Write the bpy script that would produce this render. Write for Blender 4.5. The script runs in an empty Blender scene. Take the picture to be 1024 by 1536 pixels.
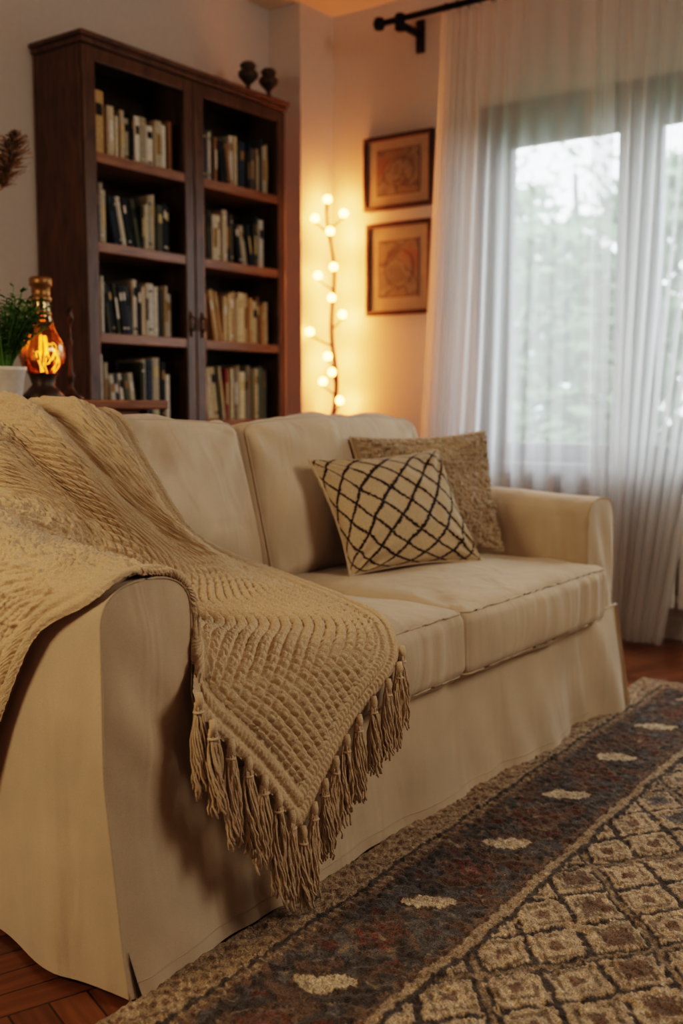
import bpy, bmesh, math, random
import numpy as np
from mathutils import Vector, Matrix
from mathutils.bvhtree import BVHTree
random.seed(7); rng=np.random.default_rng(7)
SC=bpy.context.scene; COLL=SC.collection

# ---------------------------------------------------------------- helpers
def lin(r,g,b):
    f=lambda c:(c/255/12.92) if c/255<=0.04045 else ((c/255+0.055)/1.055)**2.4
    return (f(r),f(g),f(b),1.0)
_tab=rng.random((64,64,64))
def vnoise(x,y,z,seed=0):
    x=np.asarray(x,float)+seed*7.31; y=np.asarray(y,float)+seed*3.17; z=np.asarray(z,float)+seed*5.77
    x,y,z=np.broadcast_arrays(x,y,z)
    xi=np.floor(x).astype(int); yi=np.floor(y).astype(int); zi=np.floor(z).astype(int)
    fx=x-xi; fy=y-yi; fz=z-zi
    fx=fx*fx*(3-2*fx); fy=fy*fy*(3-2*fy); fz=fz*fz*(3-2*fz)
    T=lambda a,b,c:_tab[(xi+a)%64,(yi+b)%64,(zi+c)%64]
    r=0
    for a in (0,1):
        for b in (0,1):
            for c in (0,1):
                r=r+T(a,b,c)*(fx if a else 1-fx)*(fy if b else 1-fy)*(fz if c else 1-fz)
    return r*2-1
def fbm(x,y,z,seed=0,o=3):
    r=0;a=1
    for i in range(o):
        r=r+a*vnoise(x*2**i,y*2**i,z*2**i,seed+i); a*=.5
    return r

def empty(name,loc=(0,0,0)):
    o=bpy.data.objects.new(name,None); COLL.objects.link(o); o.location=loc
    o.empty_display_size=.1
    return o
def link(me,name,mats,parent=None,smooth=True):
    o=bpy.data.objects.new(name,me); COLL.objects.link(o)
    for m in (mats if isinstance(mats,(list,tuple)) else [mats]): me.materials.append(m)
    if smooth: me.polygons.foreach_set('use_smooth',[True]*len(me.polygons))
    if parent is not None: o.parent=parent
    return o
def setcol(me,cols):
    a=me.color_attributes.new('Col','FLOAT_COLOR','POINT')
    c=np.ones((len(me.vertices),4),np.float32); c[:,:3]=np.asarray(cols)[:,:3]
    a.data.foreach_set('color',c.ravel())
def grid_mesh(name,P,flip=False,wrapu=False):
    n,m=P.shape[:2]
    me=bpy.data.meshes.new(name)
    idx=np.arange(n*m).reshape(n,m)
    if wrapu: idx=np.vstack([idx,idx[:1]])
    a=idx[:-1,:-1].ravel(); b=idx[1:,:-1].ravel(); c=idx[1:,1:].ravel(); d=idx[:-1,1:].ravel()
    F=np.stack([a,d,c,b] if flip else [a,b,c,d],1)
    nf=len(F)
    me.vertices.add(n*m); me.vertices.foreach_set('co',P.reshape(-1,3).astype(np.float32).ravel())
    me.loops.add(nf*4); me.loops.foreach_set('vertex_index',F.ravel().astype(np.int32))
    me.polygons.add(nf); me.polygons.foreach_set('loop_start',np.arange(0,nf*4,4,dtype=np.int32))
    try: me.polygons.foreach_set('loop_total',np.full(nf,4,np.int32))
    except Exception: pass
    me.update(calc_edges=True); me.validate()
    uvl=me.uv_layers.new(name='UVMap')
    uu=np.linspace(0,1,n)[:,None]*np.ones(m)[None]; vv=np.ones(n)[:,None]*np.linspace(0,1,m)[None]
    if not wrapu:
        li=np.zeros(len(me.loops),np.int32); me.loops.foreach_get('vertex_index',li)
        uv=np.stack([uu.ravel()[li],vv.ravel()[li]],1); uvl.data.foreach_set('uv',uv.astype(np.float32).ravel())
    return me
class MB:
    def __init__(s): s.v=[];s.f=[];s.c=[];s.mi=[]
    def add(s,vs,fs,col=(1,1,1),mi=0):
        o=len(s.v); s.v.extend([tuple(map(float,p)) for p in vs]); s.f.extend([[i+o for i in f] for f in fs])
        s.c.extend([tuple(col[:3])]*len(vs)); s.mi.extend([mi]*len(fs))
    def box(s,x0,x1,y0,y1,z0,z1,col=(1,1,1),mi=0,M=None):
        vs=[(x,y,z) for z in (z0,z1) for y in (y0,y1) for x in (x0,x1)]
        if M is not None: vs=[tuple(M@Vector(p)) for p in vs]
        s.add(vs,[(0,2,3,1),(4,5,7,6),(0,1,5,4),(2,6,7,3),(0,4,6,2),(1,3,7,5)],col,mi)
    def tube(s,pts,r,seg=6,col=(1,1,1),mi=0,closed=False,cap=True):
        pts=[Vector(p) for p in pts]; n=len(pts)
        rs=r if hasattr(r,'__len__') else [r]*n
        t0=(pts[-1]-pts[0]) if not closed else Vector((0,0,1))
        if closed:
            nn=Vector((0,0,0))
            for i in range(n): nn+=pts[i].cross(pts[(i+1)%n])
            ref=nn.normalized() if nn.length>1e-9 else Vector((0,0,1))
        else:
            t0.normalize(); ref=Vector((1,0,0)) if abs(t0.x)<.6 else Vector((0,0,1))
            if abs(t0.dot(ref))>.8: ref=Vector((0,1,0))
        vs=[];fs=[]
        for i in range(n):
            if closed: t=pts[(i+1)%n]-pts[i-1]
            else: t=pts[min(i+1,n-1)]-pts[max(i-1,0)]
            if t.length<1e-9: t=Vector((0,0,1))
            t.normalize(); a=t.cross(ref)
            if a.length<1e-4: a=t.cross(Vector((0,1,.3)))
            a.normalize(); b=t.cross(a)
            for k in range(seg):
                w=2*math.pi*k/seg; vs.append(pts[i]+(a*math.cos(w)+b*math.sin(w))*rs[i])
        N=n if closed else n-1
        for i in range(N):
            j=(i+1)%n
            for k in range(seg):
                k2=(k+1)%seg; fs.append((i*seg+k,i*seg+k2,j*seg+k2,j*seg+k))
        if cap and not closed:
            fs.append(tuple(range(seg))[::-1]); fs.append(tuple((n-1)*seg+k for k in range(seg)))
        s.add(vs,fs,col,mi)
    def lathe(s,prof,c,seg=32,col=(1,1,1),mi=0,lobes=0,la=0.0):
        vs=[];fs=[]
        for r,z in prof:
            for k in range(seg):
                w=2*math.pi*k/seg; rr=r*(1+la*math.cos(lobes*w)) if lobes else r
                vs.append((c[0]+rr*math.cos(w),c[1]+rr*math.sin(w),c[2]+z))
        for i in range(len(prof)-1):
            for k in range(seg):
                k2=(k+1)%seg; fs.append((i*seg+k,i*seg+k2,(i+1)*seg+k2,(i+1)*seg+k))
        s.add(vs,fs,col,mi)
    def sphere(s,c,r,seg=14,rings=8,col=(1,1,1),mi=0,sz=1.0):
        prof=[(max(1e-5,r*math.sin(math.pi*i/rings)),-r*sz*math.cos(math.pi*i/rings)) for i in range(rings+1)]
        s.lathe(prof,c,seg,col,mi)
    def obj(s,name,mats,parent=None,smooth=False,bevel=0,autos=None):
        me=bpy.data.meshes.new(name); me.from_pydata(s.v,[],s.f); me.update()
        setcol(me,np.array(s.c)); me.polygons.foreach_set('material_index',s.mi)
        o=link(me,name,mats,parent,smooth)
        if bevel:
            b=o.modifiers.new('bev','BEVEL'); b.width=bevel; b.segments=2; b.limit_method='ANGLE'
        return o

# ---------------------------------------------------------------- materials
def newmat(name):
    m=bpy.data.materials.new(name); m.use_nodes=True; nt=m.node_tree
    return m,nt,nt.nodes['Principled BSDF'],nt.nodes['Material Output']
def N(nt,t,**k):
    n=nt.nodes.new(t)
    for a,b in k.items():
        if a in n.inputs: n.inputs[a].default_value=b
        else: setattr(n,a,b)
    return n
def coords(nt,scale=(1,1,1),rot=(0,0,0),kind='Object'):
    tc=nt.nodes.new('ShaderNodeTexCoord'); mp=nt.nodes.new('ShaderNodeMapping')
    mp.inputs['Scale'].default_value=scale; mp.inputs['Rotation'].default_value=rot
    nt.links.new(tc.outputs[kind],mp.inputs['Vector']); return mp.outputs[0]
def ramp(nt,fac,stops):
    r=nt.nodes.new('ShaderNodeValToRGB'); e=r.color_ramp.elements
    while len(e)<len(stops): e.new(.5)
    for i,(p,c) in enumerate(stops): e[i].position=p; e[i].color=c
    nt.links.new(fac,r.inputs[0]); return r.outputs[0]
def mixc(nt,fac,a,b,mode='MIX'):
    m=nt.nodes.new('ShaderNodeMix'); m.data_type='RGBA'; m.blend_type=mode
    for s,v in ((m.inputs[0],fac),(m.inputs[6],a),(m.inputs[7],b)):
        if isinstance(v,bpy.types.NodeSocket): nt.links.new(v,s)
        else: s.default_value=v
    return m.outputs[2]
def math_(nt,op,a,b=0.0,c=None):
    m=nt.nodes.new('ShaderNodeMath'); m.operation=op
    for i,v in enumerate((a,b) if c is None else (a,b,c)):
        if isinstance(v,bpy.types.NodeSocket): nt.links.new(v,m.inputs[i])
        else: m.inputs[i].default_value=v
    return m.outputs[0]
def bump(nt,bs,h,strength=.3,dist=.002,prev=None):
    b=nt.nodes.new('ShaderNodeBump'); b.inputs['Strength'].default_value=strength; b.inputs['Distance'].default_value=dist
    nt.links.new(h,b.inputs['Height'])
    if prev: nt.links.new(prev,b.inputs['Normal'])
    nt.links.new(b.outputs[0],bs.inputs['Normal']); return b.outputs[0]
def scale(c,k): return (c[0]*k,c[1]*k,c[2]*k,1)

def m_fabric(name,c,weave=700,bs_=.35,wr=.3,var=.12,sheen=.2,folds=0.0,wmix=.3):
    m,nt,b,o=newmat(name)
    v=coords(nt); n1=N(nt,'ShaderNodeTexNoise',Scale=6.0,Detail=2.0); nt.links.new(v,n1.inputs['Vector'])
    n2=N(nt,'ShaderNodeTexNoise',Scale=float(weave),Detail=1.0); nt.links.new(v,n2.inputs['Vector'])
    col=ramp(nt,n1.outputs[0],[(.3,scale(c,1-var)),(.7,scale(c,1+var*.6))])
    col=mixc(nt,wmix,col,ramp(nt,n2.outputs[0],[(.3,scale(c,.55)),(.7,scale(c,1.3))]))
    nt.links.new(col,b.inputs['Base Color'])
    b.inputs['Roughness'].default_value=.92; b.inputs['Sheen Weight'].default_value=sheen; b.inputs['Specular IOR Level'].default_value=.2
    p=bump(nt,b,n1.outputs[0],wr,.02)
    if folds:
        vf=coords(nt,(9,9,2.2),(0,.25,0)); nf=N(nt,'ShaderNodeTexNoise',Scale=1.0,Detail=2.0,Distortion=.8); nt.links.new(vf,nf.inputs['Vector'])
        p=bump(nt,b,nf.outputs[0],folds,.035,p)
    bump(nt,b,n2.outputs[0],bs_,.0012,p)
    return m
def m_plain(name,c,rough=.5,metal=0.0,bmp=0,nscale=40,var=.1,coat=0):
    m,nt,b,o=newmat(name)
    v=coords(nt); n1=N(nt,'ShaderNodeTexNoise',Scale=float(nscale),Detail=2.0); nt.links.new(v,n1.inputs['Vector'])
    nt.links.new(ramp(nt,n1.outputs[0],[(.3,scale(c,1-var)),(.7,scale(c,1+var))]),b.inputs['Base Color'])
    b.inputs['Roughness'].default_value=rough; b.inputs['Metallic'].default_value=metal; b.inputs['Coat Weight'].default_value=coat
    if bmp: bump(nt,b,n1.outputs[0],bmp,.003)
    return m
def m_wood(name,c1,c2,sc=(3,3,.5),rough=.45,s=9):
    m,nt,b,o=newmat(name)
    v=coords(nt,sc); n1=N(nt,'ShaderNodeTexNoise',Scale=float(s),Detail=5.0,Distortion=1.2); nt.links.new(v,n1.inputs['Vector'])
    nt.links.new(ramp(nt,n1.outputs[0],[(.32,c1),(.68,c2)]),b.inputs['Base Color'])
    b.inputs['Roughness'].default_value=rough; bump(nt,b,n1.outputs[0],.15,.003); return m
def m_vcol(name,rough=.8,noise=60,k=.25,bmp=.3,dist=.002,sheen=0,nz2=None):
    m,nt,b,o=newmat(name)
    a=N(nt,'ShaderNodeAttribute'); a.attribute_name='Col'
    v=coords(nt); n1=N(nt,'ShaderNodeTexNoise',Scale=float(noise),Detail=2.0); nt.links.new(v,n1.inputs['Vector'])
    g=ramp(nt,n1.outputs[0],[(.25,(1-k*1.6,)*3+(1,)),(.75,(1+k,)*3+(1,))])
    nt.links.new(mixc(nt,1.0,a.outputs['Color'],g,'MULTIPLY'),b.inputs['Base Color'])
    b.inputs['Roughness'].default_value=rough; b.inputs['Sheen Weight'].default_value=sheen; b.inputs['Specular IOR Level'].default_value=.3
    if bmp: bump(nt,b,n1.outputs[0],bmp,dist)
    return m
def m_emit(name,c,s):
    m,nt,b,o=newmat(name); b.inputs['Base Color'].default_value=c
    b.inputs['Emission Color'].default_value=c; b.inputs['Emission Strength'].default_value=s; return m

LINEN=lin(206,188,164)
M_sofa=m_fabric('linen_slipcover',LINEN,folds=.38,wmix=.18,bs_=.22)
M_pipe=m_fabric('linen_piping',scale(LINEN,.92),wmix=.18)
M_wall=m_plain('wall_paint',lin(202,198,196),.9,bmp=.1,nscale=60,var=.02)
M_ceil=m_plain('ceiling_paint',lin(222,206,190),.9,nscale=10,var=.02)
M_bookwood=m_wood('dark_walnut',lin(66,45,31),lin(102,72,50),(4,4,.6),.4)
M_shelfwood=m_wood('shelf_walnut',lin(116,78,52),lin(154,106,72),(.6,4,4),.4)
M_darkback=m_wood('bookcase_back_wood',lin(54,37,27),lin(76,54,39),(4,4,.6),.6)
M_console=m_wood('console_wood',lin(100,64,40),lin(156,102,64),(.6,4,4),.35)
M_frame=m_wood('picture_frame_wood',lin(44,30,22),lin(70,50,36),(4,4,4),.4)
M_black=m_plain('black_iron',lin(24,22,22),.45,.6)
M_bronze=m_plain('aged_bronze',lin(74,62,50),.45,.5,nscale=60,var=.3)
M_brass=m_plain('brass',lin(150,116,74),.4,.8)
M_white=m_plain('white_enamel',lin(220,218,212),.35)
M_winframe=m_plain('window_frame_paint',lin(82,80,88),.5)
M_vcol=m_vcol('book_cloth',.6,90,.12,.15,.001)
M_books=M_vcol

# ---------------------------------------------------------------- room
CE=2.78
def boxobj(name,x0,x1,y0,y1,z0,z1,mat,parent=None,bevel=0):
    b=MB(); b.box(x0,x1,y0,y1,z0,z1); return b.obj(name,mat,parent,bevel=bevel)
WX=4.25
def m_parquet():
    m,nt,b,o=newmat('parquet_floor')
    v=coords(nt,(1,1,1),(0,0,math.radians(20)))
    sp=N(nt,'ShaderNodeSeparateXYZ'); nt.links.new(v,sp.inputs[0])
    T=.32; n=5
    X=math_(nt,'DIVIDE',sp.outputs[0],T); Y=math_(nt,'DIVIDE',sp.outputs[1],T)
    fx=math_(nt,'FLOOR',X); fy=math_(nt,'FLOOR',Y)
    chk=math_(nt,'FLOORED_MODULO',math_(nt,'ADD',fx,fy),2.0)
    inv=math_(nt,'SUBTRACT',1.0,chk)
    A=math_(nt,'ADD',math_(nt,'MULTIPLY',X,chk),math_(nt,'MULTIPLY',Y,inv))
    B=math_(nt,'ADD',math_(nt,'MULTIPLY',Y,chk),math_(nt,'MULTIPLY',X,inv))
    An=math_(nt,'MULTIPLY',A,float(n)); pid=math_(nt,'FLOOR',An); fr=math_(nt,'FRACT',An)
    cb=N(nt,'ShaderNodeCombineXYZ'); nt.links.new(pid,cb.inputs[0]); nt.links.new(math_(nt,'ADD',math_(nt,'FLOOR',B),0.5),cb.inputs[1]); nt.links.new(chk,cb.inputs[2])
    wn=N(nt,'ShaderNodeTexWhiteNoise'); nt.links.new(cb.outputs[0],wn.inputs['Vector'])
    cg=N(nt,'ShaderNodeCombineXYZ'); nt.links.new(math_(nt,'MULTIPLY',A,16.0),cg.inputs[0]); nt.links.new(math_(nt,'MULTIPLY',B,1.2),cg.inputs[1]); nt.links.new(wn.outputs['Value'],cg.inputs[2])
    gn=N(nt,'ShaderNodeTexNoise',Scale=1.6,Detail=4.0); nt.links.new(cg.outputs[0],gn.inputs['Vector'])
    c1=ramp(nt,wn.outputs['Value'],[(0,lin(98,62,38)),(.5,lin(124,80,48)),(1,lin(146,98,60))])
    c2=mixc(nt,.8,c1,ramp(nt,gn.outputs[0],[(.3,(.55,.5,.45,1)),(.7,(1.1,1.1,1.1,1))]),'MULTIPLY')
    gap=math_(nt,'LESS_THAN',math_(nt,'MINIMUM',math_(nt,'MINIMUM',fr,math_(nt,'SUBTRACT',1.0,fr)),math_(nt,'MULTIPLY',5.0,math_(nt,'MINIMUM',math_(nt,'FRACT',B),math_(nt,'SUBTRACT',1.0,math_(nt,'FRACT',B))))),.03)
    c3=mixc(nt,gap,c2,lin(50,30,18)); nt.links.new(c3,b.inputs['Base Color'])
    b.inputs['Roughness'].default_value=.28; bump(nt,b,gn.outputs[0],.08,.002); return m
boxobj('floor',-1.6,WX+.2,-2.4,3.5,-.1,0,m_parquet())
boxobj('ceiling',-1.6,WX+.2,-2.4,3.5,CE,CE+.1,M_ceil)
boxobj('wall_back',-1.6,WX+.2,3.34,3.5,0,CE,M_wall)
boxobj('wall_left',-1.75,-1.6,-2.4,3.5,0,CE,M_wall)
boxobj('wall_front',-1.6,WX+.2,-2.55,-2.4,0,CE,M_wall)
b=MB()
Y0,Y1,Z0,Z1=.85,2.27,.70,2.16
b.box(WX,WX+.2,Y1,3.5,0,CE); b.box(WX,WX+.2,-2.4,Y0,0,CE); b.box(WX,WX+.2,Y0,Y1,0,Z0); b.box(WX,WX+.2,Y0,Y1,Z1,CE)
b.obj('wall_right',M_wall)
boxobj('wall_pier',4.0,WX,3.15,3.34,0,CE,M_wall)
b=MB(); b.box(WX-.018,WX,-2.4,3.15,0,.09); b.obj('baseboard_right',M_white)
b=MB(); b.box(-1.6,4.0,3.322,3.34,0,.09); b.box(3.982,4.0,3.15,3.322,0,.09); b.obj('baseboard_back',M_white)
# window
W=empty('window_1')
b=MB(); t=.07
b.box(WX-.03,WX+.02,Y0-.07,Y1+.07,Z1-.02,Z1+.07); b.box(WX-.03,WX+.02,Y1-.02,Y1+.07,Z0,Z1); b.box(WX-.03,WX+.02,Y0-.07,Y0+.02,Z0,Z1)
b.box(WX-.11,WX+.10,Y0-.1,Y1+.1,Z0-.05,Z0)
for a,c in ((1.665,Y1),(Y0,1.605)):
    b.box(WX+.03,WX+.09,a,c,Z0,Z0+.08); b.box(WX+.03,WX+.09,a,c,Z1-.10,Z1); b.box(WX+.03,WX+.09,a,a+.06,Z0,Z1); b.box(WX+.03,WX+.09,c-.06,c,Z0,Z1)
b.box(WX+.02,WX+.1,1.60,1.67,Z0,Z1)
b.obj('frame',M_winframe,W,bevel=.005)

# radiator
R=empty('radiator'); b=MB()
for i in range(22):
    y=.30+i*.052; b.box(4.14,4.205,y,y+.040,.14,.60)
b.box(4.155,4.190,.30,1.44,.16,.19); b.box(4.155,4.190,.30,1.44,.55,.58)
b.box(4.16,4.19,.36,.39,0,.16); b.box(4.16,4.19,1.33,1.36,0,.16)
b.obj('fins',M_white,R,bevel=.008)

# outdoors
gm=m_plain('lawn',lin(90,104,76),.9,nscale=3,var=.3)
boxobj('lawn_ground',WX+.5,22,-8,16,-.45,-.35,gm)
def leafmat():
    m,nt,b,o=newmat('foliage'); a=N(nt,'ShaderNodeAttribute'); a.attribute_name='Col'
    nt.links.new(a.outputs['Color'],b.inputs['Base Color']); b.inputs['Roughness'].default_value=.7
    return m
M_leaf=leafmat()
def tree(cx,cy,h,rad,n,ls,zmin):
    T=empty('garden_tree'); b=MB(); b.tube([(cx,cy,-.35),(cx+.1,cy,h*.4),(cx,cy+.1,h*.8)],[.14,.1,.04],8,col=lin(60,50,40))
    for k in range(6):
        w=k*1.05; b.tube([(cx+.05,cy,h*(.3+.06*k)),(cx+rad*.8*math.cos(w),cy+rad*.8*math.sin(w),h*(.5+.07*k))],[.05,.012],5,col=lin(60,50,40))
    for i in range(n):
        w=random.uniform(0,6.283); u=random.random()**.5*rad; z=random.uniform(zmin,h)
        u*=math.sqrt(max(.05,1-((z-(h+zmin)/2)/((h-zmin)/2))**2))
        p=Vector((cx+u*math.cos(w),cy+u*math.sin(w),z)); s=ls*random.uniform(.6,1.4)
        a=Vector((random.gauss(0,1),random.gauss(0,1),random.gauss(0,1))).normalized(); c=a.orthogonal().normalized()
        g=random.uniform(.6,1.2); col=(.11*g,.17*g,.085*g)
        b.add([p-a*s,p+c*s*.45,p+a*s,p-c*s*.45],[(0,1,2,3)],col)
    b.obj('leaves_and_trunk',M_leaf,T)
tree(9.0,4.6,2.6,1.5,3400,.10,-.3); tree(12,7.0,3.8,2.2,3200,.15,-.3); tree(11,3.4,3.4,1.9,3200,.15,-.3); tree(9.5,1.5,2.8,1.5,1800,.12,-.3); tree(15,6.6,5.4,1.8,900,.10,2.0)

# ---------------------------------------------------------------- curtains
def m_sheer():
    m,nt,b,o=newmat('sheer_voile'); nt.nodes.remove(b)
    tr=N(nt,'ShaderNodeBsdfTransparent'); tl=N(nt,'ShaderNodeBsdfTranslucent'); df=N(nt,'ShaderNodeBsdfDiffuse')
    tl.inputs[0].default_value=(.92,.92,.91,1); df.inputs[0].default_value=(.82,.81,.80,1); tr.inputs[0].default_value=(.98,.98,.98,1)
    m1=N(nt,'ShaderNodeMixShader'); m1.inputs[0].default_value=.36; nt.links.new(tl.outputs[0],m1.inputs[1]); nt.links.new(df.outputs[0],m1.inputs[2])
    m2=N(nt,'ShaderNodeMixShader'); m2.inputs[0].default_value=.50; nt.links.new(tr.outputs[0],m2.inputs[1]); nt.links.new(m1.outputs[0],m2.inputs[2])
    nt.links.new(m2.outputs[0],o.inputs[0]); return m
M_sheer=m_sheer()
CUR=empty('sheer_curtains')
def curtain(nm,yt0,yt1,yb0,yb1,folds,seed,dens,ampf=None):
    nu,nv=folds*16,60
    u=np.linspace(0,1,nu)[:,None]; v=np.linspace(0,1,nv)[None]
    z=2.60-v*(2.60-.015)
    uw=dens(u)
    yl=yt0+(yb0-yt0)*v**1.2; yr=yt1+(yb1-yt1)*v**1.2
    y=yl+(yr-yl)*uw
    ph=u*folds*2*math.pi+ 1.8*vnoise(u*6,v*.9,0,seed)
    amp=(.018+.030*v)*(1+.55*vnoise(u*folds*.45,v*.8,3.3,seed))
    if ampf is not None: amp=amp*ampf(u)
    x=4.07+amp*np.sin(ph)+.012*vnoise(u*9,v*2,1.7,seed)
    y=y+.010*np.sin(2*ph)*v+.006*vnoise(u*14,v*3,9,seed)
    x=np.minimum(x,4.125)
    P=np.stack(np.broadcast_arrays(x,y,z),-1)
    o=link(grid_mesh(nm,P),nm,M_sheer,CUR); return o
curtain('panel_1',2.44,1.66,2.56,1.66,13,1,lambda u:.25*u+.75*u**2.8,lambda u:1.15-.6*u)
curtain('panel_2',1.76,1.05,1.72,1.41,11,2,lambda u:u)
curtain('panel_3',.80,.35,.72,.40,7,3,lambda u:u)
# rod
ROD=empty('curtain_rod'); b=MB(); rx,rz=4.075,2.625
b.tube([(rx,2.75,rz),(rx,-.2,rz)],.013,14)
b.lathe([(.001,-.03),(.02,-.024),(.028,0),(.02,.024),(.001,.03)],(rx,2.765,rz),16)
for y in (2.655,.1):
    b.box(rx-.012,WX,y-.012,y+.012,rz-.035,rz-.012); b.box(WX-.012,WX,y-.02,y+.02,rz-.10,rz+.04); b.lathe([(.02,-.02),(.02,.02)],(rx,y,rz),12)
    b.box(rx-.018,rx+.018,y-.014,y+.014,rz-.05,rz+.016)
for k in range(40):
    y=2.42-k*.055
    if y<.35: break
    w=[(rx+.02*math.cos(a),y,rz-.004+.02*math.sin(a)) for a in np.linspace(0,2*math.pi,12,endpoint=False)]
    b.tube(w,.0025,5,closed=True)
b.obj('rod_and_brackets',M_black,ROD,smooth=True)

# ---------------------------------------------------------------- pictures
def m_map(seed):
    m,nt,b,o=newmat('antique_map_print')
    v=coords(nt); n=N(nt,'ShaderNodeTexNoise',Scale=7.0,Detail=6.0); n.noise_dimensions='4D'; n.inputs['W'].default_value=seed; nt.links.new(v,n.inputs['Vector'])
    c=ramp(nt,n.outputs[0],[(.38,lin(96,96,90)),(.47,lin(122,120,112)),(.5,lin(80,78,72)),(.53,lin(116,112,102)),(.62,lin(120,98,88))])
    nt.links.new(c,b.inputs['Base Color']); b.inputs['Roughness'].default_value=.7; return m
M_mat=m_plain('picture_mat_board',lin(150,144,134),.85,nscale=20,var=.06)
def picture(y0,y1,z0,z1,seed):
    P=empty('framed_map'); b=MB(); w=.02; x0=WX-.028
    b.box(x0,WX,y0,y1,z0,z0+w); b.box(x0,WX,y0,y1,z1-w,z1); b.box(x0,WX,y0,y0+w,z0+w,z1-w); b.box(x0,WX,y1-w,y1,z0+w,z1-w)
    b.obj('frame',M_frame,P,bevel=.004)
    boxobj('mat_board',WX-.014,WX-.002,y0+w,y1-w,z0+w,z1-w,M_mat,P)
    mx,mz=(y1-y0)*.2,(z1-z0)*.2
    boxobj('print',WX-.016,WX-.013,y0+mx,y1-mx,z0+mz,z1-mz,m_map(seed),P)
    b=MB(); e=.004
    for a in ((y0+mx-e,y1-mx+e,z0+mz-e,z0+mz),(y0+mx-e,y1-mx+e,z1-mz,z1-mz+e),(y0+mx-e,y0+mx,z0+mz,z1-mz),(y1-mx,y1-mx+e,z0+mz,z1-mz)):
        b.box(WX-.0165,WX-.013,*a)
    cy,cz=(y0+y1)/2,(z0+z1)/2; ry,rz_=(y1-y0)*.22,(z1-z0)*.2
    b.tube([(WX-.017,cy+ry*math.cos(a),cz+rz_*math.sin(a)) for a in np.linspace(0,6.283,40,endpoint=False)],.0016,4,closed=True)
    b.obj('inner_line',m_plain('ink_line',lin(90,70,50),.8),P)
picture(2.575,2.955,1.85,2.185,2.0); picture(2.58,2.94,1.365,1.79,5.0)

# ---------------------------------------------------------------- bookcase
BC=empty('bookcase'); bx0,bx1,by0,by1,bt=2.635,3.775,3.06,3.335,2.232
b=MB()
b.box(bx0,bx0+.025,by0+.02,by1,0,bt); b.box(bx1-.025,bx1,by0+.02,by1,0,bt); b.box(3.185,3.21,by0+.03,by1,.0,bt)
b.box(bx0+.02,bx1-.02,by1-.012,by1-.002,0.02,bt,mi=1)
b.box(bx0-.008,bx1+.008,by0-.006,by1,bt,bt+.022); b.box(bx0-.018,bx1+.016,by0-.016,by1,bt+.022,bt+.038)
for a,c in ((bx0+.002,3.195),(3.200,bx1-.002)):
    b.box(a,a+.055,by0,by0+.02,.06,bt-.004); b.box(c-.05,c,by0,by0+.02,.06,bt-.004); b.box(a+.055,c-.05,by0,by0+.02,bt-.055,bt-.004); b.box(a+.055,c-.05,by0,by0+.02,.06,.14)
b.box(bx0,bx1,by0+.01,by0+.03,0,.06)
b.obj('carcass',[M_bookwood,M_darkback],BC,bevel=.004)
b=MB(); shelves=[1.865,1.545,1.215,.885,.54,.2]
for s in shelves:
    for a,c in ((bx0+.025,3.185),(3.21,bx1-.025)): b.box(a,c,by0+.021,by1-.014,s-.035,s)
    for a,c in ((bx0+.057,3.145),(3.255,bx1-.052)): b.box(a,c,by0+.002,by0+.021,s-.04,s-.002)
b.obj('shelves',M_shelfwood,BC,bevel=.003)
b=MB()
for x in (3.165,3.23): b.box(x-.006,x+.006,by0-.004,by0,1.22,1.32); b.tube([(x,by0-.004,1.30),(x,by0-.02,1.295),(x,by0-.02,1.25),(x,by0-.004,1.245)],.004,6)
b.obj('door_handles',M_bronze,BC,smooth=True)
# books
BK=MB()
PAL=[lin(212,200,176),lin(220,212,198),lin(198,184,158),lin(36,38,44),lin(36,38,42),lin(64,70,74),lin(108,100,84),lin(180,170,148),lin(80,84,68),lin(48,58,74),lin(150,114,78),lin(204,194,174),lin(222,216,204)]
PAL2=[lin(196,162,116),lin(186,146,98),lin(210,184,142),lin(166,126,82),lin(214,194,154),lin(136,102,68)]
PAL3=[lin(176,166,136),lin(130,52,42),lin(196,176,136),lin(104,110,94),lin(136,126,106),lin(150,58,46),lin(216,202,166),lin(120,118,104)]
def book(x,w,h,d,z,col,lean=0.0):
    yf=by0+.045+random.uniform(0,.02)
    M=Matrix.Translation((x,0,z))@Matrix.Rotation(lean,4,'Y')
    cov=.0022
    BK.box(0,cov,yf,yf+d,0,h,col,M=M); BK.box(w-cov,w,yf,yf+d,0,h,col,M=M); 
    n=5; vs=[];
    for i in range(n+1):
        a=math.pi*i/n; px=w/2-math.cos(a)*w/2; py=yf-math.sin(a)*min(.004,w*.2)
        vs+= [M@Vector((px,py,0)),M@Vector((px,py,h))]
    BK.add(vs,[(2*i,2*i+2,2*i+3,2*i+1) for i in range(n)],col)
    BK.box(cov,w-cov,yf+.001,yf+d-.004,.003,h-.004,lin(196,184,158),M=M)
    if w>.014:
        lc=random.choice([lin(200,180,130),lin(30,28,26),lin(150,120,70),lin(220,214,200)])
        for fz0,fz1 in random.choice([((.62,.80),),((.7,.86),(.1,.14)),((.3,.72),),((.84,.87),(.12,.15))]):
            BK.box(w*.22,w*.78,yf-.0052,yf-.002,h*fz0,h*fz1,lc,M=M)
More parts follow.
